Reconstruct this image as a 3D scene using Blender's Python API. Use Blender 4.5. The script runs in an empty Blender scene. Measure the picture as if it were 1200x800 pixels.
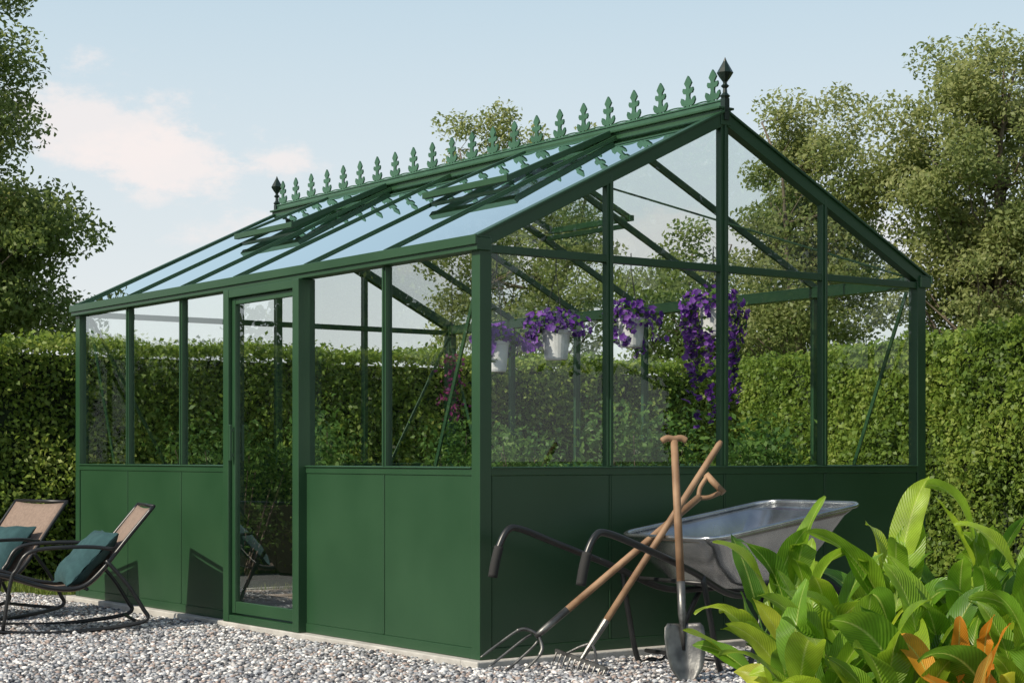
import bpy, math, random
import numpy as np
from mathutils import Vector, Matrix
random.seed(3); rng=np.random.default_rng(7)
G=-0.04
A=0.6337; CX,CY=-0.1441,7.984
SA,CA=math.sin(A),math.cos(A)
scene=bpy.context.scene
def g2w(lx,ly,z=0): return (CX+lx*CA-ly*SA, CY+lx*SA+ly*CA, z)

# ---------------------------------------------------------------- materials
def newmat(name):
    m=bpy.data.materials.new(name); m.use_nodes=True
    nt=m.node_tree; nt.nodes.clear()
    return m,nt,nt.nodes,nt.links
def N(nt,t,**kw):
    n=nt.nodes.new(t)
    for k,v in kw.items():
        if hasattr(n,k): setattr(n,k,v)
    return n
def std(name,c1,c2,scale=8,rough=0.5,metal=0.0,bump=0.0,bscale=None,detail=2,spec=0.5,**_):
    m,nt,ns,L=newmat(name)
    out=N(nt,'ShaderNodeOutputMaterial'); b=N(nt,'ShaderNodeBsdfPrincipled')
    tc=N(nt,'ShaderNodeTexCoord'); no=N(nt,'ShaderNodeTexNoise'); no.inputs['Scale'].default_value=scale; no.inputs['Detail'].default_value=detail
    L.new(tc.outputs['Object'],no.inputs['Vector'])
    r=N(nt,'ShaderNodeValToRGB'); r.color_ramp.elements[0].position=.3; r.color_ramp.elements[1].position=.7
    r.color_ramp.elements[0].color=(*c1,1); r.color_ramp.elements[1].color=(*c2,1)
    L.new(no.outputs['Fac'],r.inputs['Fac']); L.new(r.outputs['Color'],b.inputs['Base Color'])
    mr=N(nt,'ShaderNodeMapRange'); mr.inputs['To Min'].default_value=rough-.08; mr.inputs['To Max'].default_value=rough+.08
    L.new(no.outputs['Fac'],mr.inputs['Value']); L.new(mr.outputs['Result'],b.inputs['Roughness'])
    b.inputs['Metallic'].default_value=metal
    b.inputs['Specular IOR Level'].default_value=spec
    if bump:
        n3=N(nt,'ShaderNodeTexNoise'); n3.inputs['Scale'].default_value=bscale or scale*6; n3.inputs['Detail'].default_value=3
        L.new(tc.outputs['Object'],n3.inputs['Vector'])
        bp=N(nt,'ShaderNodeBump'); bp.inputs['Strength'].default_value=bump; bp.inputs['Distance'].default_value=.01
        L.new(n3.outputs['Fac'],bp.inputs['Height']); L.new(bp.outputs['Normal'],b.inputs['Normal'])
    L.new(b.outputs['BSDF'],out.inputs['Surface'])
    return m
def leafmat(name,cols,trans=0.35,rough=0.5,spec=0.35,uvvein=False,clump=0.0):
    m,nt,ns,L=newmat(name)
    out=N(nt,'ShaderNodeOutputMaterial'); b=N(nt,'ShaderNodeBsdfPrincipled'); t=N(nt,'ShaderNodeBsdfTranslucent'); mx=N(nt,'ShaderNodeMixShader')
    ge=N(nt,'ShaderNodeNewGeometry'); r=N(nt,'ShaderNodeValToRGB')
    cr=r.color_ramp
    while len(cr.elements)<len(cols): cr.elements.new(.5)
    for i,c in enumerate(cols):
        cr.elements[i].position=i/(len(cols)-1); cr.elements[i].color=(*c,1)
    src=ge.outputs['Random Per Island']
    if clump:
        tc=N(nt,'ShaderNodeTexCoord'); no=N(nt,'ShaderNodeTexNoise'); no.inputs['Scale'].default_value=clump; no.inputs['Detail'].default_value=1
        L.new(tc.outputs['Object'],no.inputs['Vector'])
        ma=N(nt,'ShaderNodeMath',operation='MULTIPLY_ADD'); ma.inputs[1].default_value=.6; L.new(src,ma.inputs[0])
        mb=N(nt,'ShaderNodeMath',operation='MULTIPLY_ADD'); mb.inputs[1].default_value=1.4; mb.inputs[2].default_value=-.45; L.new(no.outputs['Fac'],mb.inputs[0])
        L.new(mb.outputs[0],ma.inputs[2]); src=ma.outputs[0]
    L.new(src,r.inputs['Fac'])
    col=r.outputs['Color']
    if uvvein:
        uv=N(nt,'ShaderNodeUVMap'); sp=N(nt,'ShaderNodeSeparateXYZ'); L.new(uv.outputs['UV'],sp.inputs[0])
        s=N(nt,'ShaderNodeMath',operation='SUBTRACT'); s.inputs[1].default_value=.5; L.new(sp.outputs['X'],s.inputs[0])
        ab=N(nt,'ShaderNodeMath',operation='ABSOLUTE'); L.new(s.outputs[0],ab.inputs[0])
        ms=N(nt,'ShaderNodeMath',operation='MULTIPLY_ADD'); ms.inputs[1].default_value=-.45; L.new(ab.outputs[0],ms.inputs[0]); L.new(sp.outputs['Y'],ms.inputs[2])
        mu=N(nt,'ShaderNodeMath',operation='MULTIPLY'); mu.inputs[1].default_value=150; L.new(ms.outputs[0],mu.inputs[0])
        si=N(nt,'ShaderNodeMath',operation='SINE'); L.new(mu.outputs[0],si.inputs[0])
        rib=N(nt,'ShaderNodeMapRange'); rib.inputs['From Min'].default_value=0.0; rib.inputs['From Max'].default_value=.045; rib.inputs['To Min'].default_value=1; rib.inputs['To Max'].default_value=0
        L.new(ab.outputs[0],rib.inputs['Value'])
        mixc=N(nt,'ShaderNodeMix',data_type='RGBA'); mixc.inputs[7].default_value=(.50,.58,.16,1)
        mf=N(nt,'ShaderNodeMath',operation='MULTIPLY'); mf.inputs[1].default_value=.7; L.new(rib.outputs['Result'],mf.inputs[0])
        L.new(mf.outputs[0],mixc.inputs[0]); L.new(col,mixc.inputs[6])
        hs=N(nt,'ShaderNodeHueSaturation'); L.new(mixc.outputs[2],hs.inputs['Color'])
        mv=N(nt,'ShaderNodeMath',operation='MULTIPLY_ADD'); mv.inputs[1].default_value=.11; mv.inputs[2].default_value=1; L.new(si.outputs[0],mv.inputs[0]); 
        tc=N(nt,'ShaderNodeTexCoord'); nn=N(nt,'ShaderNodeTexNoise'); nn.inputs['Scale'].default_value=14; L.new(tc.outputs['Object'],nn.inputs['Vector'])
        m3=N(nt,'ShaderNodeMath',operation='MULTIPLY_ADD'); m3.inputs[1].default_value=1.2; m3.inputs[2].default_value=.4; L.new(nn.outputs['Fac'],m3.inputs[0])
        m4=N(nt,'ShaderNodeMath',operation='MULTIPLY'); L.new(m3.outputs[0],m4.inputs[0]); L.new(mv.outputs[0],m4.inputs[1])
        L.new(m4.outputs[0],hs.inputs['Value'])
        col=hs.outputs['Color']
        bp=N(nt,'ShaderNodeBump'); bp.inputs['Strength'].default_value=.35; bp.inputs['Distance'].default_value=.003
        L.new(si.outputs[0],bp.inputs['Height']); L.new(bp.outputs['Normal'],b.inputs['Normal'])
    L.new(col,b.inputs['Base Color']); b.inputs['Roughness'].default_value=rough; b.inputs['Specular IOR Level'].default_value=spec
    h2=N(nt,'ShaderNodeHueSaturation'); h2.inputs['Value'].default_value=1.6; h2.inputs['Hue'].default_value=.49; L.new(col,h2.inputs['Color']); L.new(h2.outputs['Color'],t.inputs['Color'])
    mx.inputs[0].default_value=trans; L.new(b.outputs[0],mx.inputs[1]); L.new(t.outputs[0],mx.inputs[2]); L.new(mx.outputs[0],out.inputs['Surface'])
    return m
def glassmat(name,tint=(.955,.98,.968),k=2.2):
    m,nt,ns,L=newmat(name)
    out=N(nt,'ShaderNodeOutputMaterial'); t=N(nt,'ShaderNodeBsdfTransparent'); g=N(nt,'ShaderNodeBsdfGlossy'); mx=N(nt,'ShaderNodeMixShader')
    t.inputs['Color'].default_value=(*tint,1); g.inputs['Roughness'].default_value=.002; g.inputs['Color'].default_value=(.95,1,1,1)
    f=N(nt,'ShaderNodeLayerWeight'); f.inputs['Blend'].default_value=.5
    p=N(nt,'ShaderNodeMath',operation='POWER'); p.inputs[1].default_value=5; L.new(f.outputs['Facing'],p.inputs[0])
    q=N(nt,'ShaderNodeMath',operation='MULTIPLY_ADD'); q.inputs[1].default_value=.96; q.inputs[2].default_value=.04; L.new(p.outputs[0],q.inputs[0])
    mu=N(nt,'ShaderNodeMath',operation='MULTIPLY',use_clamp=True); mu.inputs[1].default_value=k
    L.new(q.outputs[0],mu.inputs[0]); L.new(mu.outputs[0],mx.inputs[0]); L.new(t.outputs[0],mx.inputs[1]); L.new(g.outputs[0],mx.inputs[2]); L.new(mx.outputs[0],out.inputs['Surface'])
    return m
M_green=std('green_powder_coat',(.018,.058,.025),(.023,.069,.030),scale=2.5,rough=.36)
M_green_sunlit=std('green_cresting_sunlit',(.034,.095,.055),(.050,.13,.078),scale=9,rough=.35)  # frame green lightened in the colour for sun and sky on the cresting
M_dgreen=std('dark_finial_paint',(.006,.016,.012),(.012,.025,.018),scale=9,rough=.35)
M_glass=glassmat('side_wall_glass',k=3.4)
M_glass2=glassmat('gable_glass',k=1.1)
M_glass3=glassmat('roof_glass',k=1.9)
M_conc=std('concrete',(.36,.35,.33),(.50,.49,.46),scale=9,rough=.85,bump=.3)
M_floor=std('greenhouse_floor',(.26,.21,.18),(.38,.31,.27),scale=5,rough=.8,bump=.2)
M_grass=std('lawn',(.05,.085,.02),(.11,.15,.035),scale=3,rough=.9,bump=.6,bscale=60)
M_gravelbase=std('gravel_base',(.12,.12,.12),(.28,.28,.28),scale=60,rough=.9,bump=1,bscale=55)
M_soil=std('garden_soil',(.02,.014,.009),(.05,.035,.022),scale=20,rough=.95,bump=.8,bscale=40)
M_bark=std('bark',(.08,.062,.047),(.18,.145,.11),scale=9,rough=.9,bump=.6,bscale=25)
M_tube=std('black_steel_tube',(.012,.013,.014),(.02,.021,.022),scale=12,rough=.35)
M_wood=std('ash_wood_handle',(.17,.095,.05),(.35,.22,.13),scale=9,rough=.65,bump=.15,bscale=60)
M_steel=std('tool_steel',(.08,.08,.08),(.24,.24,.23),scale=14,rough=.42,metal=.8,bump=.1)
M_galv=std('galvanised_steel',(.40,.42,.44),(.60,.62,.63),scale=7,rough=.24,metal=.95,bump=.04,bscale=20)
M_fabric=std('taupe_sling_fabric',(.20,.145,.115),(.27,.20,.16),scale=60,rough=.85,bump=.3,bscale=400)
M_teal=std('teal_cushion',(.012,.050,.058),(.028,.08,.088),scale=20,rough=.9,bump=.3,bscale=200)
M_pot=std('white_pot',(.55,.55,.58),(.72,.72,.74),scale=6,rough=.45)
M_tyre=std('rubber',(.012,.012,.012),(.02,.02,.02),scale=10,rough=.8)
M_hedge=leafmat('hedge_leaves',[(.05,.09,.016),(.10,.17,.025),(.18,.265,.04),(.29,.35,.08)],trans=.4,clump=1.6)
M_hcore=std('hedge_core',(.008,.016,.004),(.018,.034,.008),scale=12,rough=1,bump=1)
M_tree=leafmat('tree_leaves',[(.08,.13,.035),(.13,.19,.05),(.19,.25,.07),(.27,.31,.11)],trans=.48,clump=.5)  # leaf greens lightened in place of distance haze
M_tree2=leafmat('tree_leaves_hazy',[(.12,.17,.055),(.18,.23,.075),(.26,.30,.11),(.34,.36,.16)],trans=.5,clump=.6)  # paler leaf tones, distance haze painted into the colour
M_broad=leafmat('broad_leaves',[(.05,.14,.015),(.12,.27,.02),(.22,.36,.025),(.36,.47,.035),(.56,.56,.07)],trans=.45,rough=.36,spec=.5,uvvein=True)
M_autumn=leafmat('autumn_leaves',[(.45,.10,.012),(.62,.26,.02),(.65,.42,.05),(.35,.10,.04)],trans=.4,rough=.45,uvvein=True)
M_shrub=leafmat('shrub_leaves',[(.035,.09,.018),(.07,.16,.03),(.13,.23,.05)],trans=.38)
M_petal=leafmat('purple_petals',[(.05,.010,.14),(.095,.020,.23),(.15,.035,.32),(.24,.09,.42)],trans=.25,rough=.6)
M_petalm=leafmat('magenta_petals',[(.10,.01,.06),(.18,.02,.10),(.12,.02,.12)],trans=.3,rough=.6)
def pebblemat():
    m,nt,ns,L=newmat('pebbles'); out=N(nt,'ShaderNodeOutputMaterial'); b=N(nt,'ShaderNodeBsdfPrincipled'); ge=N(nt,'ShaderNodeNewGeometry'); r=N(nt,'ShaderNodeValToRGB')
    cr=r.color_ramp; cols=[(.07,.075,.09),(.29,.30,.32),(.17,.17,.175),(.50,.48,.47),(.36,.29,.26),(.42,.44,.47),(.76,.75,.74),(.25,.26,.29)]
    cr.interpolation='CONSTANT'
    while len(cr.elements)<len(cols): cr.elements.new(.5)
    for i,c in enumerate(cols): cr.elements[i].position=i/len(cols); cr.elements[i].color=(*c,1)
    L.new(ge.outputs['Random Per Island'],r.inputs['Fac'])
    L.new(r.outputs['Color'],b.inputs['Base Color'])
    b.inputs['Roughness'].default_value=.7; L.new(b.outputs[0],out.inputs['Surface']); return m
M_peb=pebblemat()

# ---------------------------------------------------------------- mesh builder
class MB:
    def __init__(s): s.v=[]; s.f=[]
    def add(s,vs,fs):
        o=len(s.v); s.v+= [tuple(x) for x in vs]; s.f+= [tuple(i+o for i in f) for f in fs]
    def box(s,a,b):
        x0,x1=sorted((a[0],b[0])); y0,y1=sorted((a[1],b[1])); z0,z1=sorted((a[2],b[2]))
        s.add([(x0,y0,z0),(x1,y0,z0),(x1,y1,z0),(x0,y1,z0),(x0,y0,z1),(x1,y0,z1),(x1,y1,z1),(x0,y1,z1)],
              [(0,3,2,1),(4,5,6,7),(0,1,5,4),(1,2,6,5),(2,3,7,6),(3,0,4,7)])
    def bar(s,p,q,w,h,up=(0,0,1)):
        p=Vector(p);q=Vector(q);d=(q-p).normalized();u=Vector(up);sd=d.cross(u).normalized();u=sd.cross(d).normalized()
        vs=[]
        for e in (p,q):
            for a,b in((-1,-1),(1,-1),(1,1),(-1,1)): vs.append(e+sd*a*w/2+u*b*h/2)
        s.add(vs,[(0,1,2,3),(7,6,5,4),(0,4,5,1),(1,5,6,2),(2,6,7,3),(3,7,4,0)])
    def tube(s,pts,r,seg=10,cap=True):
        pts=[Vector(p) for p in pts]; n=len(pts); rr=r if isinstance(r,(list,tuple)) else [r]*n
        if len(rr)<n: rr=list(rr)+[rr[-1]]*(n-len(rr))
        t0=(pts[1]-pts[0]).normalized(); ref=Vector((0,0,1)) if abs(t0.z)<.9 else Vector((1,0,0))
        nrm=t0.cross(ref).normalized(); vs=[];fs=[]
        for i in range(n):
            if i==0:t=pts[1]-pts[0]
            elif i==n-1:t=pts[-1]-pts[-2]
            else:t=pts[i+1]-pts[i-1]
            t.normalize(); nrm=(nrm-t*nrm.dot(t)).normalized(); b=t.cross(nrm)
            for k in range(seg):
                a=2*math.pi*k/seg; vs.append(pts[i]+(nrm*math.cos(a)+b*math.sin(a))*rr[i])
        for i in range(n-1):
            for k in range(seg):
                k2=(k+1)%seg; fs.append((i*seg+k,i*seg+k2,(i+1)*seg+k2,(i+1)*seg+k))
        if cap: fs.append(tuple(range(seg-1,-1,-1))); fs.append(tuple(range((n-1)*seg,n*seg)))
        s.add(vs,fs)
    def lathe(s,prof,c,seg=16):
        vs=[];fs=[];n=len(prof)
        for r,z in prof:
            for k in range(seg):
                a=2*math.pi*k/seg; vs.append((c[0]+max(r,.0004)*math.cos(a),c[1]+max(r,.0004)*math.sin(a),c[2]+z))
        for i in range(n-1):
            for k in range(seg):
                k2=(k+1)%seg; fs.append((i*seg+k,i*seg+k2,(i+1)*seg+k2,(i+1)*seg+k))
        s.add(vs,fs)
    def plate(s,poly,f,th):
        n=len(poly); vs=[f(a,b,-th/2) for a,b in poly]+[f(a,b,th/2) for a,b in poly]
        fs=[tuple(range(n)),tuple(range(2*n-1,n-1,-1))]+[(i,i+n,(i+1)%n+n,(i+1)%n) for i in range(n)]
        s.add(vs,fs)
    def obj(s,name,mat,parent=None,smooth=False,bevel=0,sub=0):
        me=bpy.data.meshes.new(name); me.from_pydata(s.v,[],s.f); me.materials.append(mat)
        if smooth:
            me.polygons.foreach_set('use_smooth',[True]*len(me.polygons))
        me.update()
        o=bpy.data.objects.new(name,me); scene.collection.objects.link(o)
        if parent: o.parent=parent
        if bevel:
            b=o.modifiers.new('b','BEVEL'); b.width=bevel; b.segments=2; b.limit_method='ANGLE'
        return o
def empty(name,loc=(0,0,0),rz=0):
    e=bpy.data.objects.new(name,None); e.location=loc; e.rotation_euler=(0,0,rz); scene.collection.objects.link(e); return e
def npmesh(name,verts,faces_k,mat,parent=None,smooth=False,uvs=None):
    me=bpy.data.meshes.new(name); m,k=faces_k.shape
    me.vertices.add(len(verts)); me.vertices.foreach_set('co',verts.astype(np.float32).ravel())
    me.loops.add(m*k); me.loops.foreach_set('vertex_index',faces_k.astype(np.int32).ravel())
    me.polygons.add(m); me.polygons.foreach_set('loop_start',np.arange(0,m*k,k,dtype=np.int32))
    try: me.polygons.foreach_set('loop_total',np.full(m,k,dtype=np.int32))
    except Exception: pass
    me.update(calc_edges=True); me.validate()
    if smooth: me.polygons.foreach_set('use_smooth',[True]*m)
    if uvs is not None:
        ul=me.uv_layers.new(name='UVMap'); ul.data.foreach_set('uv',uvs[faces_k.ravel()].astype(np.float32).ravel())
    me.materials.append(mat)
    o=bpy.data.objects.new(name,me); scene.collection.objects.link(o)
    if parent: o.parent=parent
    return o
def unit(a): return a/np.maximum(np.linalg.norm(a,axis=1,keepdims=True),1e-9)
def leaves(name,c,size,mat,parent=None,bias=None,bw=0.0,aspect=.55):
    n=len(c); nr=unit(rng.normal(size=(n,3)))
    if bias is not None: nr=unit(nr+bw*bias)
    a=unit(np.cross(nr,unit(rng.normal(size=(n,3))))); b=np.cross(nr,a)
    s=size[:,None] if hasattr(size,'__len__') else size
    v=np.empty((n,4,3)); v[:,0]=c-a*s*.5; v[:,1]=c+b*s*aspect*.5+nr*s*.10; v[:,2]=c+a*s*.5-nr*s*.05; v[:,3]=c-b*s*aspect*.5+nr*s*.10
    return npmesh(name,v.reshape(-1,3),np.arange(n*4).reshape(-1,4),mat,parent)

# ---------------------------------------------------------------- ground
def sheet(name,pts,z,mat):
    mb=MB(); mb.add([(x,y,z) for x,y in pts],[tuple(range(len(pts)))]); return mb.obj(name,mat)
sheet('ground',[(-400,-200),(400,-200),(400,600),(-400,600)],G-.012,M_grass)
sheet('gravel_area',[(-9,3),(4.5,3),(4.5,9),(3.4,12.0),(0,14.4),(-3.0,12.4),(-9,12.4)],G-.006,M_gravelbase)
sheet('garden_bed',[(.60,3.6),(4.2,3.6),(4.2,9.3),(2.9,9.3),(2.2,7.2),(1.2,6.75),(.62,6.2)],G,M_soil)

def pebbles():
    sp=.0200
    xs=np.arange(-4.6,2.0,sp); ys=np.arange(6.9,12.45,sp); X,Y=np.meshgrid(xs,ys); X=X.ravel();Y=Y.ravel(); n=len(X)
    X=X+rng.uniform(-.5,.5,n)*sp*1.1; Y=Y+rng.uniform(-.5,.5,n)*sp*1.1
    rx=X-CX; ry=Y-CY; lx=rx*CA+ry*SA; ly=-rx*SA+ry*CA
    keep=~((lx>-.065)&(ly>-.065)&(lx<3.1)&(ly<4.75))
    keep&=(X>-.34*Y-.3)&(X<.22*Y+.1)
    keep&=~((lx>0)&(ly>4))
    keep&=Y<12.38+.05*np.sin(X*5)
    X=X[keep];Y=Y[keep]; n=len(X)
    t=(1+5**.5)/2
    iv=np.array([(-1,t,0),(1,t,0),(-1,-t,0),(1,-t,0),(0,-1,t),(0,1,t),(0,-1,-t),(0,1,-t),(t,0,-1),(t,0,1),(-t,0,-1),(-t,0,1)])/math.sqrt(1+t*t)
    fi=np.array([(0,11,5),(0,5,1),(0,1,7),(0,7,10),(0,10,11),(1,5,9),(5,11,4),(11,10,2),(10,7,6),(7,1,8),(3,9,4),(3,4,2),(3,2,6),(3,6,8),(3,8,9),(4,9,5),(2,4,11),(6,2,10),(8,6,7),(9,8,1)])
    R=rng.uniform(.006,.0125,n)*rng.choice([1,1,1,1.35],n)
    sc=np.stack([R*rng.uniform(.9,1.5,n),R*rng.uniform(.8,1.1,n),R*rng.uniform(.55,.9,n)],1)
    v=iv[None]*(1+rng.uniform(-.16,.16,(n,12,1)))*sc[:,None,:]
    th=rng.uniform(0,6.28,n); c,s=np.cos(th)[:,None],np.sin(th)[:,None]
    ti=rng.normal(0,.35,n); ct,st=np.cos(ti)[:,None],np.sin(ti)[:,None]
    y2=v[:,:,1]*ct-v[:,:,2]*st; z2=v[:,:,1]*st+v[:,:,2]*ct; x2=v[:,:,0]
    und=.006*np.sin(X*2.3+Y)+.005*np.sin(Y*3.7-X*1.3)
    out=np.stack([x2*c-y2*s+X[:,None], x2*s+y2*c+Y[:,None], z2+G+.005+(rng.uniform(0,.010,n)+und)[:,None]],2)
    faces=(fi[None]+12*np.arange(n)[:,None,None]).reshape(-1,3)
    npmesh('gravel',out.reshape(-1,3),faces,M_peb,smooth=True)
pebbles()
def grass():
    n=26000; X=rng.uniform(-6,.5,n); Y=rng.uniform(12.35,13.9,n)
    h=rng.uniform(.03,.09,n); th=rng.uniform(0,6.28,n); w=.004
    dx,dy=np.cos(th)*w,np.sin(th)*w; lx,ly=rng.normal(0,.02,n),rng.normal(0,.02,n)
    v=np.empty((n,3,3)); v[:,0]=np.stack([X-dx,Y-dy,np.full(n,G-.01)],1); v[:,1]=np.stack([X+dx,Y+dy,np.full(n,G-.01)],1); v[:,2]=np.stack([X+lx,Y+ly,G+h],1)
    npmesh('grass',v.reshape(-1,3),np.arange(n*3).reshape(-1,3),leafmat('grass_blades',[(.07,.12,.02),(.14,.20,.035),(.22,.26,.06)],trans=.3))
grass()

# ---------------------------------------------------------------- greenhouse
GW,GL,HE,HR,SILL=3.01,4.64,1.924,2.66,.857
PL=[.815,1.60,2.40,3.07,3.83]
PG=[.761,1.505,2.225]
gh=empty('greenhouse',(CX,CY,0),A)
fr=MB(); pn=MB(); gl=MB(); gl2=MB(); gl3=MB(); kb=MB(); rf=MB()
kb.box((-.055,-.055,G-.03),(GW+.055,.08,.0)); kb.box((-.055,GL-.08,G-.03),(GW+.055,GL+.055,.0))
kb.box((-.055,.08,G-.03),(.08,GL-.08,.0)); kb.box((GW-.08,.08,G-.03),(GW+.055,GL-.08,.0))
kb.obj('concrete_kerb',M_conc,gh,bevel=.006)
fl=MB()
nx,ny=7,11
for i in range(nx):
    for j in range(ny):
        x0=.09+i*(GW-.18)/nx; y0=.09+j*(GL-.18)/ny
        fl.box((x0+.004,y0+.004,G-.03),(x0+(GW-.18)/nx-.004,y0+(GL-.18)/ny-.004,-.012+random.uniform(0,.004)))
fl.obj('paving_floor',M_floor,gh,bevel=.004)
cp=.066
for x0 in (-.006,GW-cp+.006):
    for y0 in (-.006,GL-cp+.006): fr.box((x0,y0,.001),(x0+cp,y0+cp,HE-.012))
def wallbox(side,a0,a1,d0,d1,z0,z1,B):
    if side=='L': B.box((d0,a0,z0),(d1,a1,z1))
    if side=='R': B.box((GW-d1,a0,z0),(GW-d0,a1,z1))
    if side=='F': B.box((a0,d0,z0),(a1,d1,z1))
    if side=='B': B.box((a0,GL-d1,z0),(a1,GL-d0,z1))
def zr(x): return HE+(HR-HE)*(1-abs(x-GW/2)/(GW/2))
inner=.060
for side in 'LRFB':
    Ln=GL if side in 'LR' else GW
    posts=PL if side in 'LR' else PG
    if side=='R': posts=[.815,1.6,2.35,3.07,3.83]
    segs=[(inner,Ln-inner)]
    if side=='L': segs=[(inner,1.585),(2.425,Ln-inner)]
    for a0,a1 in segs:
        wallbox(side,a0,a1,-.0045,.046,.002,.050,fr)
        wallbox(side,a0,a1,-.0055,.048,SILL-.022,SILL+.018,fr)
        wallbox(side,a0,a1,-.014,-.0060,SILL+.010,SILL+.016,fr)
    if side in 'LR':
        wallbox(side,-.02,Ln+.02,-.032,.050,HE-.070,HE-.014,fr)
        wallbox(side,-.024,Ln+.024,-.044,-.0325,HE-.046,HE-.002,fr)
        wallbox(side,-.018,Ln+.018,-.020,.045,HE-.0135,HE-.004,fr)
    else:
        wallbox(side,inner,Ln-inner,.0,.042,1.848,1.884,fr)
    ed=[0.03]+list(posts)+[Ln-.03]
    for i,pw in enumerate(posts):
        door=(side=='L' and i in(1,2))
        w=.013 if side in'LR' else (.022 if i==1 else .016)
        top=HE-.072 if side in 'LR' else zr(pw)-.03
        if not door:
            wallbox(side,pw-w,pw+w,.004,.040,.003,top,fr)
            wallbox(side,pw-w-.004,pw+w+.004,-.002,.0035,SILL+.0185,top-.003,fr)
            wallbox(side,pw-.006,pw+.006,-.010,-.0025,SILL+.019,top-.004,fr)
            wallbox(side,pw-.005,pw+.005,-.0025,.003,.055,SILL-.024,fr)
    for i in range(len(ed)-1):
        if side=='L' and i==2: continue
        wallbox(side,ed[i]+(.036 if i==0 else .008),ed[i+1]-(.036 if i==len(ed)-2 else .008),-.0005,.014,.0505,SILL-.0225,pn)
        a0,a1=ed[i]+.01,ed[i+1]-.01; z0=SILL+.01; z1=HE-.06 if side in'LR' else 1.86
        d=.018
        if side=='L': q=[(d,a0,z0),(d,a1,z0),(d,a1,z1),(d,a0,z1)]
        if side=='R': q=[(GW-d,a0,z0),(GW-d,a1,z0),(GW-d,a1,z1),(GW-d,a0,z1)]
        if side=='F': q=[(a0,d,z0),(a1,d,z0),(a1,d,z1),(a0,d,z1)]
        if side=='B': q=[(a0,GL-d,z0),(a1,GL-d,z0),(a1,GL-d,z1),(a0,GL-d,z1)]
        (gl if side=='L' else gl2).add(q,[(0,1,2,3)])
        if side in 'FB':
            yy=d if side=='F' else GL-d
            zz=1.87
            P=[(a0,yy,zz),(a1,yy,zz),(a1,yy,max(zr(a1)-.03,zz+.001)),(a0,yy,max(zr(a0)-.03,zz+.001))]
            gl2.add(P,[(0,1,2,3)])
half=GW/2
for yy,w in [(.020,.056),(GL-.020,.056)]:
    for s in (0,1):
        x0=-.02 if s==0 else GW+.02; x1=half
        z0=HE-.036-.008; z1=HR-.040
        rf.bar((x0,yy,z0),(x1,yy,z1),w,.058)
        dy=-.012 if yy<1 else .012
        rf.bar((x0+(-.01 if s==0 else .01),yy+dy,z0+.034),(x1,yy+dy,z1+.040),w,.012)
for p in PL:
    for s in(0,1):
        x0=0.0 if s==0 else GW
        rf.bar((x0,p,HE-.016),(half,p,HR-.018),.020,.032)
        rf.bar((x0,p,HE+.006),(half,p,HR+.004),.014,.007)
rf.box((half-.034,-.012,HR-.075),(half+.034,GL+.012,HR+.004))
rf.box((half-.052,-.016,HR+.0045),(half+.052,GL+.016,HR+.016))
def rp(s,x,off):
    xx=x if s==0 else GW-x
    return xx, HE+(HR-HE)*x/half+off
bays=[.0]+PL+[GL]
for s in (0,1):
    for i in range(6):
        a0,a1=bays[i]+(.03 if i==0 else .01),bays[i+1]-(.03 if i==5 else .01)
        xA,zA=rp(s,.02,-.004); xB,zB=rp(s,half-.03,-.004)
        gl3.add([(xA,a0,zA),(xA,a1,zA),(xB,a1,zB),(xB,a0,zB)],[(0,1,2,3)])
for s in (0,1):
    x=.065 if s==0 else GW-.065
    for (a,b) in ((.07,.46),(GL-.07,GL-.46)):
        rf.bar((x,a,HE-.09),(x,b,SILL+.02),.022,.010,up=(1,0,0))
xa,za=rp(1,.06,-.046); xb,zb=rp(1,half-.08,-.046)
rf.bar((xa,.05,za),(xb,1.55,zb),.022,.010)
y=GL-.08
for (a,b) in((.07,.6),(GW-.07,GW-.6)): rf.bar((a,y,HE-.09),(b,y,SILL+.02),.022,.010,up=(0,1,0))
rf.bar((half-.42,2.4,HR-.25),(half+.42,2.4,HR-.25),.020,.028)
fr.obj('wall_frame',M_green,gh,bevel=.002)
rf.obj('roof_frame',M_green,gh,bevel=.002)
pn.obj('lower_panels',M_green,gh,bevel=.002)
df=MB(); dl=MB()
d0,d1=-.052,.05
df.box((d0,1.572,.001),(d1,1.636,HE-.072)); df.box((d0,2.364,.001),(d1,2.428,HE-.072))
df.box((d0+.002,1.637,HE-.117),(d1,2.363,HE-.073)); df.box((d0+.003,1.637,.001),(d1,2.363,.040))
df.obj('door_frame',M_green,gh,bevel=.003)
x0,x1=-.030,.002
dl.box((x0,1.640,.050),(x1,1.676,HE-.120)); dl.box((x0,2.324,.050),(x1,2.360,HE-.120))
dl.box((x0+.002,1.677,HE-.155),(x1-.002,2.323,HE-.121)); dl.box((x0+.002,1.677,.050),(x1-.002,2.323,.115))
dl.box((-.060,2.330,.90),(-.044,2.346,1.10)); dl.box((-.046,2.332,.92),(-.029,2.344,.94)); dl.box((-.046,2.332,1.06),(-.029,2.344,1.08))
dl.obj('door_leaf',M_green,gh,bevel=.003)
gl.add([(-.014,1.67,.11),(-.014,2.33,.11),(-.014,2.33,HE-.15),(-.014,1.67,HE-.15)],[(0,1,2,3)])
gl.obj('side_glass_panes',M_glass,gh); gl2.obj('gable_glass_panes',M_glass2,gh); gl3.obj('roof_glass_panes',M_glass3,gh)
vt=MB(); vg=MB()
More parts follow.
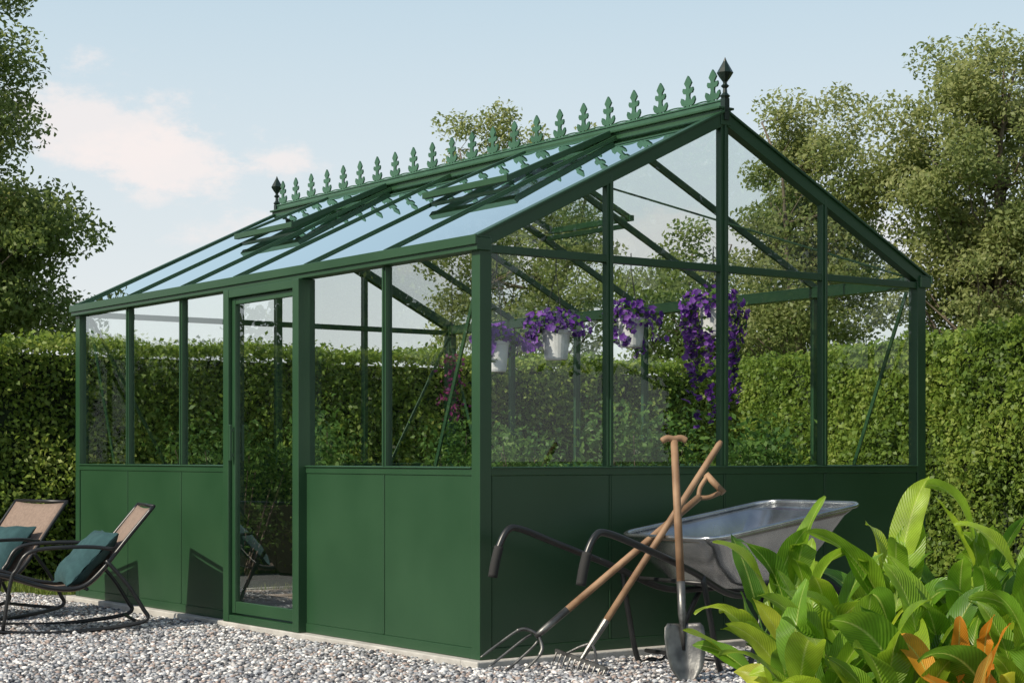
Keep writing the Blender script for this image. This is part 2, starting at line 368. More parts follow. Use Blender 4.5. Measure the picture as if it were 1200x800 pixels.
for (s,a0,a1) in ((0,.835,1.585),(0,3.09,3.81),(1,1.62,2.38)):
    xt,zt=rp(s,half-.06,.030); xb,zb=rp(s,.76,.060)
    vt.bar((xb,a0,zb),(xt,a0,zt),.022,.032); vt.bar((xb,a1,zb),(xt,a1,zt),.022,.032)
    vt.bar((xb,a0-.02,zb),(xb,a1+.02,zb),.034,.034); vt.bar((xt,a0+.012,zt),(xt,a1-.012,zt),.03,.026)
    vg.add([(xb,a0,zb+.008),(xb,a1,zb+.008),(xt,a1,zt+.008),(xt,a0,zt+.008)],[(0,1,2,3)])
    xs,zs=rp(s,.80,-.010)
    vt.bar((xs,a0,zs),(xs,a1,zs),.022,.028)
vt.obj('roof_vents',M_green,gh,bevel=.002); vg.obj('roof_vent_glass',M_glass3,gh)
cr=MB()
hp=[(.012,0),(.011,.018),(.028,.014),(.046,.024),(.056,.044),(.050,.062),(.037,.056),(.029,.045),(.016,.050),(.012,.066),(.015,.080),(.033,.082),(.041,.096),(.037,.110),(.024,.108),(.014,.102),(.013,.114),(.028,.134),(.015,.154),(.0,.172)]
poly=[(x,z) for x,z in hp]+[(-x,z) for x,z in hp[-2::-1]]
nC=22; zc=HR+.050
for i in range(nC):
    y=.055+i*(GL-.11)/(nC-1)
    if i in(0,nC-1): y+= .03 if i==0 else -.03
    cr.plate(poly,lambda a,b,t,y=y:(half+t,y+a,zc+b-.001),.010)
cr.box((half-.006,.0,HR+.017),(half+.006,GL,HR+.050))
cr.box((half-.012,-.002,HR+.0505),(half+.012,GL+.002,HR+.058))
for i in range(nC-1):
    y0=.055+i*(GL-.11)/(nC-1); y1=.055+(i+1)*(GL-.11)/(nC-1)
    pts=[(half,y0+(y1-y0)*k/8,zc+.004+.014*math.sin(math.pi*k/8)) for k in range(9)]
    cr.tube(pts,.004,6)
cr.obj('ridge_cresting',M_green_sunlit,gh)
fn=MB()
for y in (-.004,GL+.004):
    fn.box((half-.016,y-.016,HR-.05),(half+.016,y+.016,HR+.06))
    fn.lathe([(.0,.055),(.018,.06),(.026,.072),(.012,.088),(.010,.11),(.022,.122),(.010,.134),(.011,.142),(.028,.165),(.042,.188),(.030,.210),(.010,.245),(.0,.268)],(half,y,HR),8)
fn.obj('ridge_finials',M_dgreen,gh)

# ---------------------------------------------------------------- hanging baskets
def basket(lx,ly,zp,topz,trail,potr=.075,spread=.17,seed=1,ntr=12):
    e=empty('hanging_flower_basket',g2w(lx,ly,zp),A)
    pot=MB(); pot.lathe([(0,-.10),(potr*.72,-.10),(potr*.78,-.09),(potr*.95,.03),(potr*1.02,.035),(potr*1.02,.05),(potr*.93,.05),(potr*.9,.03),(0,.025)],(0,0,0),24)
    pot.obj('pot',M_pot,e,smooth=False)
    w=MB()
    for k in range(3):
        a=k*2.09+.4; w.tube([(potr*math.cos(a),potr*math.sin(a),.05),(0,0,topz-zp-.08)],.0018,5)
    w.tube([(0,0,topz-zp-.085),(0,0,topz-zp)],.003,5); w.obj('wire_hanger',M_tube,e)
    n=230
    th=rng.uniform(0,6.28,n); ph=np.arccos(rng.uniform(-.05,1,n)); r=rng.uniform(.45,1.2,n)
    P=[np.stack([np.cos(th)*np.sin(ph)*spread*r,np.sin(th)*np.sin(ph)*spread*r,.055+np.cos(ph)*spread*.6*r],1)]
    for k in range(ntr):
        th=rng.uniform(0,6.28); r0=spread*rng.uniform(.6,1.1); ln=trail*rng.uniform(.25,1)**1.2; m=int(22*ln/.2)+4
        t=rng.uniform(0,1,m); wv=.02*np.sin(t*6+k); rr=r0*(1-.25*t*(trail>.3))+rng.normal(0,.010,m)+wv
        P.append(np.stack([np.cos(th)*rr+rng.normal(0,.010,m),np.sin(th)*rr+rng.normal(0,.010,m),.05-t*ln],1))
    P=np.concatenate(P)
    sel=rng.random(len(P))<.5
    leaves('foliage',P[~sel]*np.array([1,1,1.0]),rng.uniform(.020,.042,(~sel).sum()),M_shrub,e)
    F=P[sel]; n=len(F)
    nr=unit(F/np.maximum(np.linalg.norm(F,axis=1,keepdims=True),1e-6)+.5*rng.normal(size=(n,3))+np.array([-.1,-.5,.1])); a=unit(np.cross(nr,rng.normal(size=(n,3)))); b=np.cross(nr,a)
    R=rng.uniform(.012,.025,n)[:,None]; V=np.empty((n,11,3)); V[:,0]=F
    for k in range(10):
        an=k*math.pi/5; rr=R*(1 if k%2==0 else .72); V[:,1+k]=F+(a*math.cos(an)+b*math.sin(an))*rr+nr*R*.45
    fc=np.array([(0,1+k,1+(k+1)%10) for k in range(10)])
    npmesh('flowers',V.reshape(-1,3),(fc[None]+11*np.arange(n)[:,None,None]).reshape(-1,3),M_petal,e)
zt=1.93
basket(.49,.55,1.44,zt,.11,spread=.11,potr=.062,ntr=9)
basket(.86,.55,1.51,zt,.12,spread=.15)
basket(1.33,.52,1.59,zt+.05,.22,spread=.14,ntr=15)
basket(1.78,.38,1.66,zt+.10,.66,spread=.155,ntr=22)
hr=MB(); hr.bar((.05,.55,zt),(GW-.05,.55,zt),.014,.016)
hr.obj('hanging_rail',M_green,gh)
def shrub(name,lx,ly,z0,z1,r,n,mat,size=(.03,.06)):
    e=empty(name,g2w(lx,ly,0),A)
    k=22; cs=np.stack([rng.normal(0,r*.6,k),rng.normal(0,r*.6,k),rng.uniform(z0,z1,k)],1)
    p=cs[rng.integers(0,k,n)]+rng.normal(0,r*.32,(n,3))*np.array([1,1,1.1]); p[:,2]=np.clip(p[:,2],.02,None)
    leaves('leaves',p,rng.uniform(size[0],size[1],n),mat,e,bias=np.array([0,0,1.0]),bw=.5)
    st=MB()
    for q in cs: st.tube([(q[0]*.2,q[1]*.2,0),(q[0]*.6,q[1]*.6,q[2]*.5),tuple(q)],[.008,.006,.003],5)
    st.obj('stems',M_bark,e); return e
for (x,y,h,r) in ((2.55,.9,1.0,.26),(2.5,1.8,1.12,.28),(2.45,2.8,1.05,.3),(2.4,3.7,1.1,.3),(1.6,4.1,1.12,.3),(.9,4.15,1.05,.28)):
    shrub('leafy_shrub',x,y,.3,h,r,2400,M_shrub)
e=empty('trailing_flower_plant',g2w(.25,.62,0),A)
pts=np.concatenate([np.stack([rng.normal(0,.03,45)+.02*k,rng.normal(0,.03,45),1.42-rng.uniform(0,.32,45)],1) for k in range(3)])
leaves('flowers',pts,rng.uniform(.016,.028,len(pts)),M_petalm,e,aspect=.9)
tb=MB(); tb.tube([(.02,0,HE-.06),(.02,0,1.4),(.03,.01,1.1)],.002,5); tb.obj('stem',M_tube,e)

# ---------------------------------------------------------------- hedges
def hedge(name,p0,p1,H,th,n,side):
    p0=np.array(p0);p1=np.array(p1); d=p1-p0; Ln=np.linalg.norm(d); d=d/Ln; nrm=np.array([d[1],-d[0]])
    if side=='left' and nrm[0]>0: nrm=-nrm
    if side=='front' and nrm[1]>0: nrm=-nrm
    e=empty(name)
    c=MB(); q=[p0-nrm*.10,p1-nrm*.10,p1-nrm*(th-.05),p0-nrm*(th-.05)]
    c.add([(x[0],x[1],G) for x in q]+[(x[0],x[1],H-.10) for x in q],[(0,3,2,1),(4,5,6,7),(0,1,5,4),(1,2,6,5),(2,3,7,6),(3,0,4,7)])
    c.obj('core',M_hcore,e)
    nf=int(n*.78); nt_=n-nf
    a=rng.uniform(0,Ln,nf); z=rng.uniform(G,H,nf)
    def bumpf(a,z): return .045*np.sin(a*3.1+1.3*np.sin(z*4))+.035*np.sin(z*5.3+a*1.7)+.025*np.sin(a*9+z*7)+.015*np.sin(a*19-z*17)
    off=bumpf(a,z)+rng.normal(0,.034,nf)-.02
    P=np.concatenate([p0+d*a[:,None]+nrm*off[:,None],z[:,None]],1)
    a2=rng.uniform(0,Ln,nt_); w2=rng.uniform(0,th,nt_)
    z2=H+.025*np.sin(a2*4)+.015*np.sin(a2*11)+np.abs(rng.normal(0,.04,nt_))-.03
    P2=np.concatenate([p0+d*a2[:,None]-nrm*w2[:,None],z2[:,None]],1)
    B=np.zeros((n,3)); B[:nf,:2]=nrm; B[:nf,2]=.5; B[nf:,2]=1
    leaves('leaves',np.concatenate([P,P2]),rng.uniform(.030,.060,n),M_hedge,e,bias=B,bw=.8,aspect=.62)
    return e
cor=(2.19,17.3)
hedge('hedge',(-8.7,9.76),(cor[0]+.2,cor[1]+.1),1.80,.9,112000,'front')
hedge('hedge',cor,(4.6,7.8),1.82,.9,95000,'left')

# ---------------------------------------------------------------- trees
def tree(name,loc,H,ells,ncl,nleaf,mat,lsize,cl=.30,trunk=.14,base=1.2,stems=1,seed=1,top=None):
    r=np.random.default_rng(seed); e=empty(name,loc)
    br=MB(); C=[]
    els=[(np.array(c),np.array(s)) for c,s in ells]; vol=np.array([np.prod(s) for c,s in els])**.8; vol=vol/vol.sum()
    while len(C)<ncl:
        i=r.choice(len(els),p=vol); u=r.normal(size=3); u/=np.linalg.norm(u); u*=r.uniform(.05,1)**.38
        C.append(els[i][0]+els[i][1]*u)
    C=np.array(C)
    cm=np.mean([c for c,s in els],axis=0)
    trunks=[]
    for s in range(stems):
        dx,dy=(r.normal(0,.45),r.normal(0,.3)) if stems>1 else (0,0)
        tp=np.array([cm[0]+dx*1.5,cm[1]+dy*1.5,H*.84]); pts=[]
        for k in range(9):
            t=k/8; pts.append((tp[0]*t**1.3+r.normal(0,.06)*(k>0)+dx*.5*t, tp[1]*t**1.3+r.normal(0,.06)*(k>0), tp[2]*t))
        rad=[trunk*(1-.86*k/8) for k in range(9)]; br.tube(pts,rad,8); trunks.append((np.array(pts),rad))
    for c in C:
        T,rad=trunks[r.integers(len(trunks))]
        dist=np.linalg.norm(c[:2]-cm[:2]); zt=min(max(base,c[2]-.55*dist-.25),H*.82)
        k=int(np.argmin(abs(T[:,2]-zt))); s=T[k]; m=(s*.5+c*.5)+np.array([r.normal(0,.08),r.normal(0,.08),-.06-.08*dist])
        q=(s*.2+c*.8)+r.normal(0,.05,3)
        r0=min(rad[k]*.5,.04); br.tube([s,s*.75+m*.25,m,q,c],[r0,r0*.8,r0*.5,r0*.25,.003],5,cap=False)
    br.obj('trunk_and_branches',M_bark,e,smooth=True)
    cs=r.uniform(.5,1.3,ncl)*cl
    idx=r.choice(ncl,nleaf,p=cs**2/np.sum(cs**2)); u=r.normal(size=(nleaf,3))*.6
    nn=np.linalg.norm(u,axis=1,keepdims=True); u=np.where(nn>1.15,u/nn*1.15*r.uniform(.5,1,(nleaf,1)),u)
    P=C[idx]+u*cs[idx][:,None]*np.array([1.2,1.2,.8])
    out=P-cm; B=unit(out)*.6+np.array([-.2,-.3,.7])
    leaves('leaves',P,r.uniform(lsize*.7,lsize*1.25,nleaf),mat,e,bias=B,bw=.7)
    return e
tree('unseen_reflection_tree',(-7.55,22,G),8.2,[((.1,0,4.3),(1.75,1.5,2.1)),((.0,0,6.2),(1.65,1.3,1.7)),((.55,0,3.1),(1.75,1.4,1.3))],260,105000,M_tree,.08,cl=.36,trunk=.16,seed=5)
tree('unseen_reflection_tree',(4.3,25,G),6.7,[((.1,0,4.6),(.95,.9,1.35)),((-.3,0,3.2),(1.4,1.1,1.2)),((0,0,5.65),(.65,.5,.65))],130,34000,M_tree2,.075,cl=.29,trunk=.08,stems=2,seed=11)
tree('unseen_reflection_tree',(6.5,24,G),7.3,[((0,0,4.8),(1.5,1.2,1.5)),((.3,0,3.3),(1.75,1.4,1.3)),((-.1,0,6.0),(1.1,.7,.8))],230,72000,M_tree2,.075,cl=.31,trunk=.11,stems=3,seed=23)
tree('unseen_reflection_tree',(.0,29,G),7.1,[((0,0,4.7),(1.4,1.2,1.6)),((.4,0,3.3),(2.0,1.4,1.5)),((0,0,6.05),(1.35,.7,.7))],130,27000,M_tree2,.08,cl=.30,trunk=.09,stems=3,seed=31)
tree('unseen_reflection_tree',(2.7,27,G),4.9,[((0,0,3.2),(1.3,1.2,1.3)),((.9,0,2.6),(1.2,1,1.1))],80,16000,M_tree,.085,cl=.32,trunk=.08,stems=2,seed=37)
tree('unseen_reflection_tree',(-12.5,13.5,G),7.0,[((0,0,4.4),(2.2,2.2,2.4)),((.3,0,2.9),(2.0,2.0,1.5))],110,24000,M_tree,.12,cl=.42,trunk=.15,seed=41)
tree('unseen_reflection_tree',(9.0,7.6,G),6.8,[((0,0,4.0),(2.2,2.6,2.2)),((.3,0,2.7),(2.0,2.4,1.3))],110,24000,M_tree,.12,cl=.46,trunk=.15,seed=43)  # unseen tree, added to darken the reflection in the gable glass

# ---------------------------------------------------------------- broadleaf plants
def broad_plant(loc,H,nl,seed,mat=M_broad,Lf=(.22,.36),low=False):
    r=random.Random(seed); e=empty('broadleaf_plant',loc)
    V=[];F=[];UV=[]
    st=MB()
    def blade(base,az,el,L,W,droop,tw):
        nu,nv=15,7; o=len(V); d=Vector((math.cos(az)*math.cos(el),math.sin(az)*math.cos(el),math.sin(el)))
        pos=Vector(base); side=Vector((-math.sin(az),math.cos(az),0)); ph=r.uniform(0,6.28)
        for i in range(nu):
            t=i/(nu-1)
            w=W*2.6*(t**.66)*((1-t)**.80)
            w=max(w,.0012)
            up=side.cross(d).normalized(); 
            if up.z<0 and abs(up.z)>.3: up=-up
            sd=(side*math.cos(tw)+up*math.sin(tw)); upn=(up*math.cos(tw)-side*math.sin(tw))
            for j in range(nv):
                s=(j/(nv-1)-.5)*2
                wav=.09*W*math.sin(t*12+ph+s*1.5)*abs(s)
                p=pos+sd*(s*w)+upn*(abs(s)**1.3*w*.32*(1-.5*t)+wav)
                V.append(tuple(p)); UV.append((j/(nv-1),t))
            pos=pos+d*(L/(nu-1))
            el2=-droop*(.15+1.6*t)/(nu-1); d=(Matrix.Rotation(-el2,3,side)@d).normalized()
        for i in range(nu-1):
            for j in range(nv-1):
                a=o+i*nv+j; F.append((a,a+1,a+nv+1,a+nv))
    ns=max(2,nl//5)
    for s in range(ns):
        a=r.uniform(0,6.28); lean=r.uniform(.02,.14); hx=H*r.uniform(.50,.70); bx,by=.05*math.cos(a*3),.05*math.sin(a*3)
        top=(bx+lean*math.cos(a),by+lean*math.sin(a),hx)
        st.tube([(bx,by,0),((bx+top[0])/2,(by+top[1])/2,hx*.5),top],[.009,.007,.004],6)
        k=nl//ns
        for i in range(k):
            t=(i+1)/k; z=hx*(.22+.78*t); f=z/hx
            bp=(bx+(top[0]-bx)*f,by+(top[1]-by)*f,z)
            az=a+i*2.4+r.uniform(-.4,.4); el=math.radians(r.uniform(36,66)+20*(t**2)); L=r.uniform(*Lf)*(.8+.25*t)
            pl=r.uniform(.03,.08); d=(math.cos(az)*math.cos(el),math.sin(az)*math.cos(el),math.sin(el))
            b2=(bp[0]+d[0]*pl,bp[1]+d[1]*pl,bp[2]+d[2]*pl); st.tube([bp,b2],[.004,.003],5,cap=False)
            blade(b2,az,el,L,L*r.uniform(.15,.205),math.radians(r.uniform(15,110)),r.uniform(-.9,.9))
    npmesh('leaves',np.array(V),np.array(F),mat,e,smooth=True,uvs=np.array(UV))
    st.obj('stems',M_shrub,e,smooth=True)
spec=[(1.24,5.6,.82,18),(1.56,5.35,.84,18),(1.00,5.95,.68,16),(1.12,5.7,.62,16),(1.33,5.2,.52,18),(.93,5.3,.42,16),(.88,6.2,.52,14),(1.42,4.9,.46,16),(1.60,5.9,.66,16),(1.04,4.95,.36,16),(1.75,6.1,.70,12),(1.22,5.15,.38,15),(1.36,5.75,.66,16),(.82,5.7,.34,14),(1.55,5.05,.55,15),(1.2,6.25,.50,12),(1.45,6.4,.55,12),(1.08,5.45,.46,14),(1.40,5.45,.72,16)]
for i,(x,y,h,n) in enumerate(spec): broad_plant((x,y,G),h,n,100+i)
for i,(x,y,h,n) in enumerate([(1.24,4.72,.44,8),(1.32,4.8,.48,7),(1.20,5.0,.52,6)]): broad_plant((x,y,G),h,n,300+i,mat=M_autumn,Lf=(.12,.20))

# ---------------------------------------------------------------- wheelbarrow
wb=empty('wheelbarrow',(.171,7.55,G),A)
def rrect(x0,x1,y,z0,z1,rad,n=6,tp=1.0):
    pts=[]
    for (cx,cy,a0) in ((x1-rad,y*tp-rad,0),(x0+rad,y-rad,90),(x0+rad,-y+rad,180),(x1-rad,-y*tp+rad,270)):
        for k in range(n+1):
            a=math.radians(a0+90*k/n); px=cx+rad*math.cos(a); py=cy+rad*math.sin(a)
            pts.append((px,py,z0+(z1-z0)*(px-x0)/(x1-x0)))
    return pts
rings=[rrect(.63,1.60,.325,.60,.742,.10),rrect(.665,1.545,.300,.565,.70,.095),rrect(.73,1.43,.262,.48,.56,.09),rrect(.81,1.30,.225,.40,.425,.085),rrect(.86,1.22,.20,.372,.372,.08),rrect(.92,1.16,.15,.366,.366,.07)]
tr=MB(); n=len(rings[0]); vs=[p for r in rings for p in r]; fs=[]
for i in range(len(rings)-1):
    for k in range(n): k2=(k+1)%n; fs.append((i*n+k,i*n+k2,(i+1)*n+k2,(i+1)*n+k))
fs.append(tuple(range((len(rings)-1)*n,len(rings)*n)))
tr.add(vs,fs); to=tr.obj('tray',M_galv,wb,smooth=True); sm=to.modifiers.new('s','SOLIDIFY'); sm.thickness=.003
rm=MB(); rp_=rings[0]+[rings[0][0],rings[0][1]]; rm.tube(rp_,.010,8,cap=False); rm.obj('tray_rim',M_galv,wb,smooth=True)
def catm(P,n=6):
    P=[Vector(p) for p in P]; Q=[P[0]*2-P[1]]+P+[P[-1]*2-P[-2]]; out=[]
    for i in range(1,len(Q)-2):
        for k in range(n):
            t=k/n; a,b,c,d=Q[i-1],Q[i],Q[i+1],Q[i+2]
            out.append(.5*((2*b)+(c-a)*t+(2*a-5*b+4*c-d)*t*t+(3*b-3*c+d-a)*t**3))
    out.append(P[-1]); return out
wf=MB()
for s in(1,-1):
    y=.31*s
    wf.tube(catm([(-.085,y,.455),(-.062,y,.55),(-.01,y,.635),(.06,y,.64),(.25,y,.575),(.55,y*.9,.465),(.85,y*.72,.345),(1.2,y*.6,.335),(1.5,.12*s,.25),(1.62,.07*s,.19)]),.0155,10)
    wf.tube(catm([(.62,y*.88,.44),(.66,y*.9,.25),(.72,y*.9,.02),(.80,y*.9,.014),(.90,y*.88,.03),(1.05,y*.7,.33)]),.013,8)
wf.tube([(.76,-.27,.06),(.76,.27,.06)],.010,8); wf.tube([(.70,-.25,.40),(.70,.25,.40)],.010,8)
wf.tube([(1.62,-.09,.19),(1.62,.09,.19)],.010,8)
wf.obj('frame_and_handles',M_tube,wb,smooth=True)
gp=MB()
for s in(1,-1): gp.tube(catm([(-.09,.31*s,.432),(-.075,.31*s,.50),(-.055,.31*s,.565)]),.021,12)
gp.obj('grips',M_tyre,wb,smooth=True)
wh=MB()
seg=28; R0,r1=.145,.045; vs=[];fs=[]
for i in range(seg):
    a=2*math.pi*i/seg
    for k in range(10):
        b=2*math.pi*k/10; rr=R0+r1*math.cos(b); vs.append((1.62+rr*math.cos(a),r1*math.sin(b),.19+rr*math.sin(a)))
for i in range(seg):
    for k in range(10): i2=(i+1)%seg;k2=(k+1)%10; fs.append((i*10+k,i*10+k2,i2*10+k2,i2*10+k))
wh.add(vs,fs); wh.obj('tyre',M_tyre,wb,smooth=True)
hb=MB(); hb.tube([(1.62,-.02,.19),(1.62,.02,.19)],.108,24); hb.obj('wheel_hub',M_galv,wb)

# ---------------------------------------------------------------- tools
def frame(p,q,roll):
    d=(Vector(q)-Vector(p)).normalized(); s=d.cross(roll).normalized(); n=s.cross(d).normalized(); return Vector(p),d,s,n
def fork(p,q):
    e=empty('garden_fork'); P,d,s,n=frame(p,q,Vector((.1,-.9,.35))); L=(Vector(q)-P).length
    f=lambda a,b,c: P+s*a+d*b+n*c
    t=MB()
    for x in (-.075,-.027,.027,.075):
        t.tube(catm([f(x*1.15,0,.02),f(x*1.12,.08,.004),f(x,.20,0),f(x*.75,.245,0)]),[.0030,.004,.005]+[.006]*18,6)
    t.tube(catm([f(-.075,.205,0),f(-.055,.24,0),f(0,.262,0),f(.055,.24,0),f(.075,.205,0)]),.0085,8)
    t.tube([f(0,.25,0),f(0,.30,.002),f(0,.44,0)],[.013,.016,.017],10); t.obj('tines_and_socket',M_steel,e,smooth=True)
    w=MB(); w.tube([f(0,.42,0),f(0,.8,0),f(0,L-.10,0)],[.0165,.0165,.016],10)
    w.tube(catm([f(0,L-.11,0),f(-.03,L-.07,0),f(-.048,L-.01,0)]),.0105,8); w.tube(catm([f(0,L-.11,0),f(.03,L-.07,0),f(.048,L-.01,0)]),.0105,8)
    w.tube([f(-.060,L-.005,0),f(.060,L-.005,0)],.0155,10); w.obj('handle',M_wood,e,smooth=True)
fork((-.083,7.76,G+.01),(.935,8.10,.80))
def rake(p,q):
    e=empty('garden_rake'); P,d,s,n=frame(p,q,Vector((-.35,-.45,.8))); L=(Vector(q)-P).length; f=lambda a,b,c:P+s*a+d*b+n*c
    t=MB(); 
    t.bar(f(-.17,.03,0),f(.17,.03,0),.012,.018)
    for k in range(11):
        x=-.16+k*.032; t.tube(catm([f(x,.03,0),f(x,.005,-.006),f(x,-.035,-.02)],4),[.0045]*6+[.0035]*2+[.0025],6)
    t.tube(catm([f(-.10,.035,0),f(-.05,.085,0),f(0,.12,0)]),.006,6); t.tube(catm([f(.10,.035,0),f(.05,.085,0),f(0,.12,0)]),.006,6)
    t.tube([f(0,.03,0),f(0,.10,0),f(0,.24,0)],[.009,.014,.017],10); t.obj('head',M_steel,e,smooth=False)
    w=MB(); w.tube([f(0,.22,0),f(0,.8,0),f(0,L-.02,0),f(0,L,0)],[.0155,.0155,.015,.010],10); w.obj('handle',M_wood,e,smooth=True)
rake((.285,7.70,G+.05),(.954,8.05,.99))
def shovel(p,q):
    e=empty('shovel'); P,d,s,n=frame(p,q,Vector((.15,-1,.1))); L=(Vector(q)-P).length; f=lambda a,b,c:P+s*a+d*b+n*c
    rows=[(0,.004),(.03,.04),(.07,.068),(.13,.083),(.20,.088),(.245,.084),(.262,.070)]
    vs=[];fs=[];m=9
    for b,w in rows:
        for j in range(m):
            u=(j/(m-1)-.5)*2; c=.028*u*u*(w/.088)-.012*math.exp(-(u/.22)**2)*min(1,b/.1)+ .03*(1-b/.262)**2
            vs.append(f(u*w,b,c))
    for i in range(len(rows)-1):
        for j in range(m-1): a=i*m+j; fs.append((a,a+1,a+m+1,a+m))
    t=MB(); t.add(vs,fs); o=t.obj('blade',M_steel,e,smooth=True); sd=o.modifiers.new('s','SOLIDIFY'); sd.thickness=.003
    t=MB(); t.tube([f(0,.15,-.004),f(0,.25,-.002),f(0,.30,0),f(0,.44,0)],[.006,.013,.018,.0185],12); t.obj('socket',M_steel,e,smooth=True)
    w=MB(); w.tube([f(0,.42,0),f(0,.7,0),f(0,L-.01,0)],[.0175,.017,.016],12); w.tube(catm([f(-.055,L-.012,0),f(-.03,L,0),f(0,L-.004,0),f(.03,L,0),f(.055,L-.012,0)]),[.013]+[.0145]*23+[.013],10); w.obj('handle',M_wood,e,smooth=True)
shovel((.733,7.45,G-.005),(.698,7.60,1.0))

# ---------------------------------------------------------------- lounge chairs
def chair(loc,face):
    e=empty('rocking_lounge_chair',loc,math.atan2(face[1],face[0]))
    t=MB(); W=.27
    for s in (1,-1):
        y=W*s
        t.tube(catm([(-.30,y,.40),(-.42,y,.26),(-.50,y,.13),(-.525,y,.085),(-.48,y,.055),(-.30,y,.03),(-.05,y,.014),(.25,y,.03),(.48,y,.085),(.50,y,.14),(.44,y,.24),(.36,y,.345)],5),.0115,8)
        t.tube(catm([(-.34,y*1.02,.46),(-.20,y*1.04,.475),(.02,y*1.05,.47),(.12,y*1.04,.44),(.17,y*1.02,.36),(.20,y,.30),(.24,y,.04)],5),.0105,8)
        t.tube(catm([(-.56,y*.93,.69),(-.42,y*.93,.52),(-.27,y*.93,.335),(-.16,y*.93,.255),(0,y*.93,.26),(.22,y*.93,.325),(.40,y*.93,.36),(.44,y*.93,.34)],6),.0115,8)
    for (x,z) in ((-.56,.69),(.44,.34),(-.20,.245),(-.48,.055),(.45,.075)):
        t.tube([(x,-W*.95,z),(x,W*.95,z)],.010,8)
    t.obj('tube_frame',M_tube,e,smooth=True)
    prof=catm([(-.555,0,.682),(-.42,0,.51),(-.275,0,.315),(-.16,0,.238),(0,0,.245),(.22,0,.312),(.40,0,.352)],6)
    vs=[];fs=[];m=7
    for p in prof:
        for j in range(m):
            u=(j/(m-1)-.5)*2; vs.append((p.x,u*W*.92,p.z-.012*(1-u*u)))
    for i in range(len(prof)-1):
        for j in range(m-1): a=i*m+j; fs.append((a,a+1,a+m+1,a+m))
    f=MB(); f.add(vs,fs); o=f.obj('sling_seat',M_fabric,e,smooth=True); sd=o.modifiers.new('s','SOLIDIFY'); sd.thickness=.005
    c=MB(); n_=13; vs=[];fs=[]
    for side in(1,-1):
        for i in range(n_):
            for j in range(n_):
                a=(i/(n_-1)-.5)*2; b=(j/(n_-1)-.5)*2
                pin=1-.10*(1-abs(a))*abs(b); pin2=1-.10*(1-abs(b))*abs(a)
                h=.065*((1-a**4)*(1-b**4))**.55+.004*math.sin(a*9+b*5)
                vs.append((a*.20*pin2,b*.21*pin,side*h))
    for k in (0,1):
        for i in range(n_-1):
            for j in range(n_-1):
                a=k*n_*n_+i*n_+j; q=(a,a+n_,a+n_+1,a+1); fs.append(q if k==0 else q[::-1])
    c.add(vs,fs); o=c.obj('cushion',M_teal,e,smooth=True)
    o.location=(-.225,0,.40); o.rotation_euler=(0,math.radians(46),math.radians(4))
chair((-2.58,9.72,G),(-.93,-.36))
chair((-3.24,10.40,G),(-.62,-.78))

# ---------------------------------------------------------------- world, sun, camera
w=bpy.data.worlds.new('World'); scene.world=w; w.use_nodes=True; nt=w.node_tree; nt.nodes.clear(); L=nt.links
out=N(nt,'ShaderNodeOutputWorld'); bg=N(nt,'ShaderNodeBackground'); bg.inputs['Strength'].default_value=.105
sky=N(nt,'ShaderNodeTexSky'); sky.sky_type='NISHITA'; sky.sun_disc=False
EL=40; AZ=(-.80,-.60)
sky.sun_elevation=math.radians(EL); sky.sun_rotation=math.atan2(AZ[0],AZ[1])%(2*math.pi); sky.air_density=1.0; sky.dust_density=1.5
tc=N(nt,'ShaderNodeTexCoord'); sp=N(nt,'ShaderNodeSeparateXYZ'); L.new(tc.outputs['Generated'],sp.inputs[0])
hz=N(nt,'ShaderNodeMapRange'); hz.interpolation_type='SMOOTHSTEP'; hz.inputs['From Min'].default_value=0.15; hz.inputs['From Max'].default_value=.7; hz.inputs['To Min'].default_value=.95; hz.inputs['To Max'].default_value=.15
L.new(sp.outputs['Z'],hz.inputs['Value'])
hc=N(nt,'ShaderNodeValToRGB'); hc.color_ramp.elements[0].position=.03; hc.color_ramp.elements[0].color=(.82,.83,.82,1); hc.color_ramp.elements[1].position=.30; hc.color_ramp.elements[1].color=(.52,.69,.80,1)
L.new(sp.outputs['Z'],hc.inputs['Fac'])
sc=N(nt,'ShaderNodeMix',data_type='RGBA',blend_type='MULTIPLY'); sc.inputs[0].default_value=1; L.new(hc.outputs['Color'],sc.inputs[6]); sc.inputs[7].default_value=(10,10,10,1)
mx=N(nt,'ShaderNodeMix',data_type='RGBA'); L.new(hz.outputs['Result'],mx.inputs[0]); L.new(sky.outputs['Color'],mx.inputs[6]); L.new(sc.outputs[2],mx.inputs[7])
cur=mx.outputs[2]
no=N(nt,'ShaderNodeTexNoise'); no.inputs['Scale'].default_value=17; no.inputs['Detail'].default_value=6; no.inputs['Roughness'].default_value=.65; 
mp=N(nt,'ShaderNodeMapping'); mp.inputs['Scale'].default_value=(1,1,1.8); L.new(tc.outputs['Generated'],mp.inputs['Vector']); L.new(mp.outputs[0],no.inputs['Vector'])
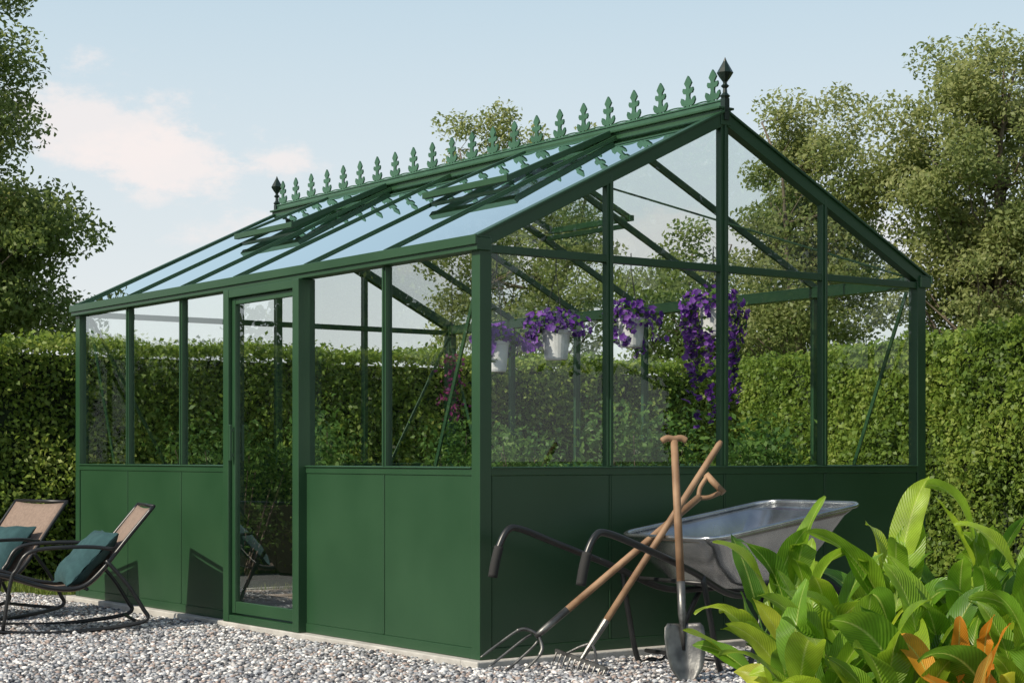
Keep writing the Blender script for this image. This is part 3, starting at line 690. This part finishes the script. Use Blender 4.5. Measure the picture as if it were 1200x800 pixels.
def cloud(cur,t,e,rx,rz,amt,col=(9.0,8.3,8.1,1)):
    c=Vector((t,1,e)).normalized()
    s=N(nt,'ShaderNodeVectorMath',operation='SUBTRACT'); L.new(tc.outputs['Generated'],s.inputs[0]); s.inputs[1].default_value=c
    m=N(nt,'ShaderNodeVectorMath',operation='MULTIPLY'); L.new(s.outputs[0],m.inputs[0]); m.inputs[1].default_value=(1/rx,1/.4,1/rz)
    l=N(nt,'ShaderNodeVectorMath',operation='LENGTH'); L.new(m.outputs[0],l.inputs[0])
    a=N(nt,'ShaderNodeMath',operation='MULTIPLY_ADD'); L.new(l.outputs['Value'],a.inputs[0]); a.inputs[1].default_value=-.42; 
    b=N(nt,'ShaderNodeMath',operation='MULTIPLY_ADD'); L.new(no.outputs['Fac'],b.inputs[0]); b.inputs[1].default_value=1.5; b.inputs[2].default_value=0.0; L.new(b.outputs[0],a.inputs[2])
    r=N(nt,'ShaderNodeMapRange'); r.interpolation_type='SMOOTHSTEP'; L.new(a.outputs[0],r.inputs['Value']); r.inputs['From Min'].default_value=.28; r.inputs['From Max'].default_value=.62; r.inputs['To Max'].default_value=amt
    k=N(nt,'ShaderNodeMix',data_type='RGBA'); L.new(r.outputs['Result'],k.inputs[0]); L.new(cur,k.inputs[6]); k.inputs[7].default_value=col
    return k.outputs[2]
cur=cloud(cur,-.235,.190,.045,.028,.75); cur=cloud(cur,-.195,.165,.045,.02,.85); cur=cloud(cur,-.128,.170,.03,.014,.75); cur=cloud(cur,-.205,.147,.025,.008,.6); cur=cloud(cur,.05,.12,.2,.02,.5)
L.new(cur,bg.inputs['Color']); L.new(bg.outputs[0],out.inputs['Surface'])
sun=bpy.data.lights.new('sun','SUN'); sun.energy=4.9; sun.angle=math.radians(.6); sun.color=(1,.90,.74)
so=bpy.data.objects.new('sun',sun); scene.collection.objects.link(so)
dv=Vector((AZ[0],AZ[1],0)).normalized()*math.cos(math.radians(EL))+Vector((0,0,math.sin(math.radians(EL))))
so.rotation_euler=dv.to_track_quat('Z','Y').to_euler(); so.location=(-10,-5,12)
cam=bpy.data.cameras.new('camera'); co=bpy.data.objects.new('camera',cam); scene.collection.objects.link(co)
co.location=(0,0,.916); co.rotation_euler=(math.radians(90),0,0); cam.sensor_width=36; cam.lens=2067.9/1200*36; cam.shift_y=136/1200; cam.clip_end=2000
scene.camera=co
scene.view_settings.view_transform='Standard'; scene.view_settings.look='None'; scene.view_settings.exposure=0
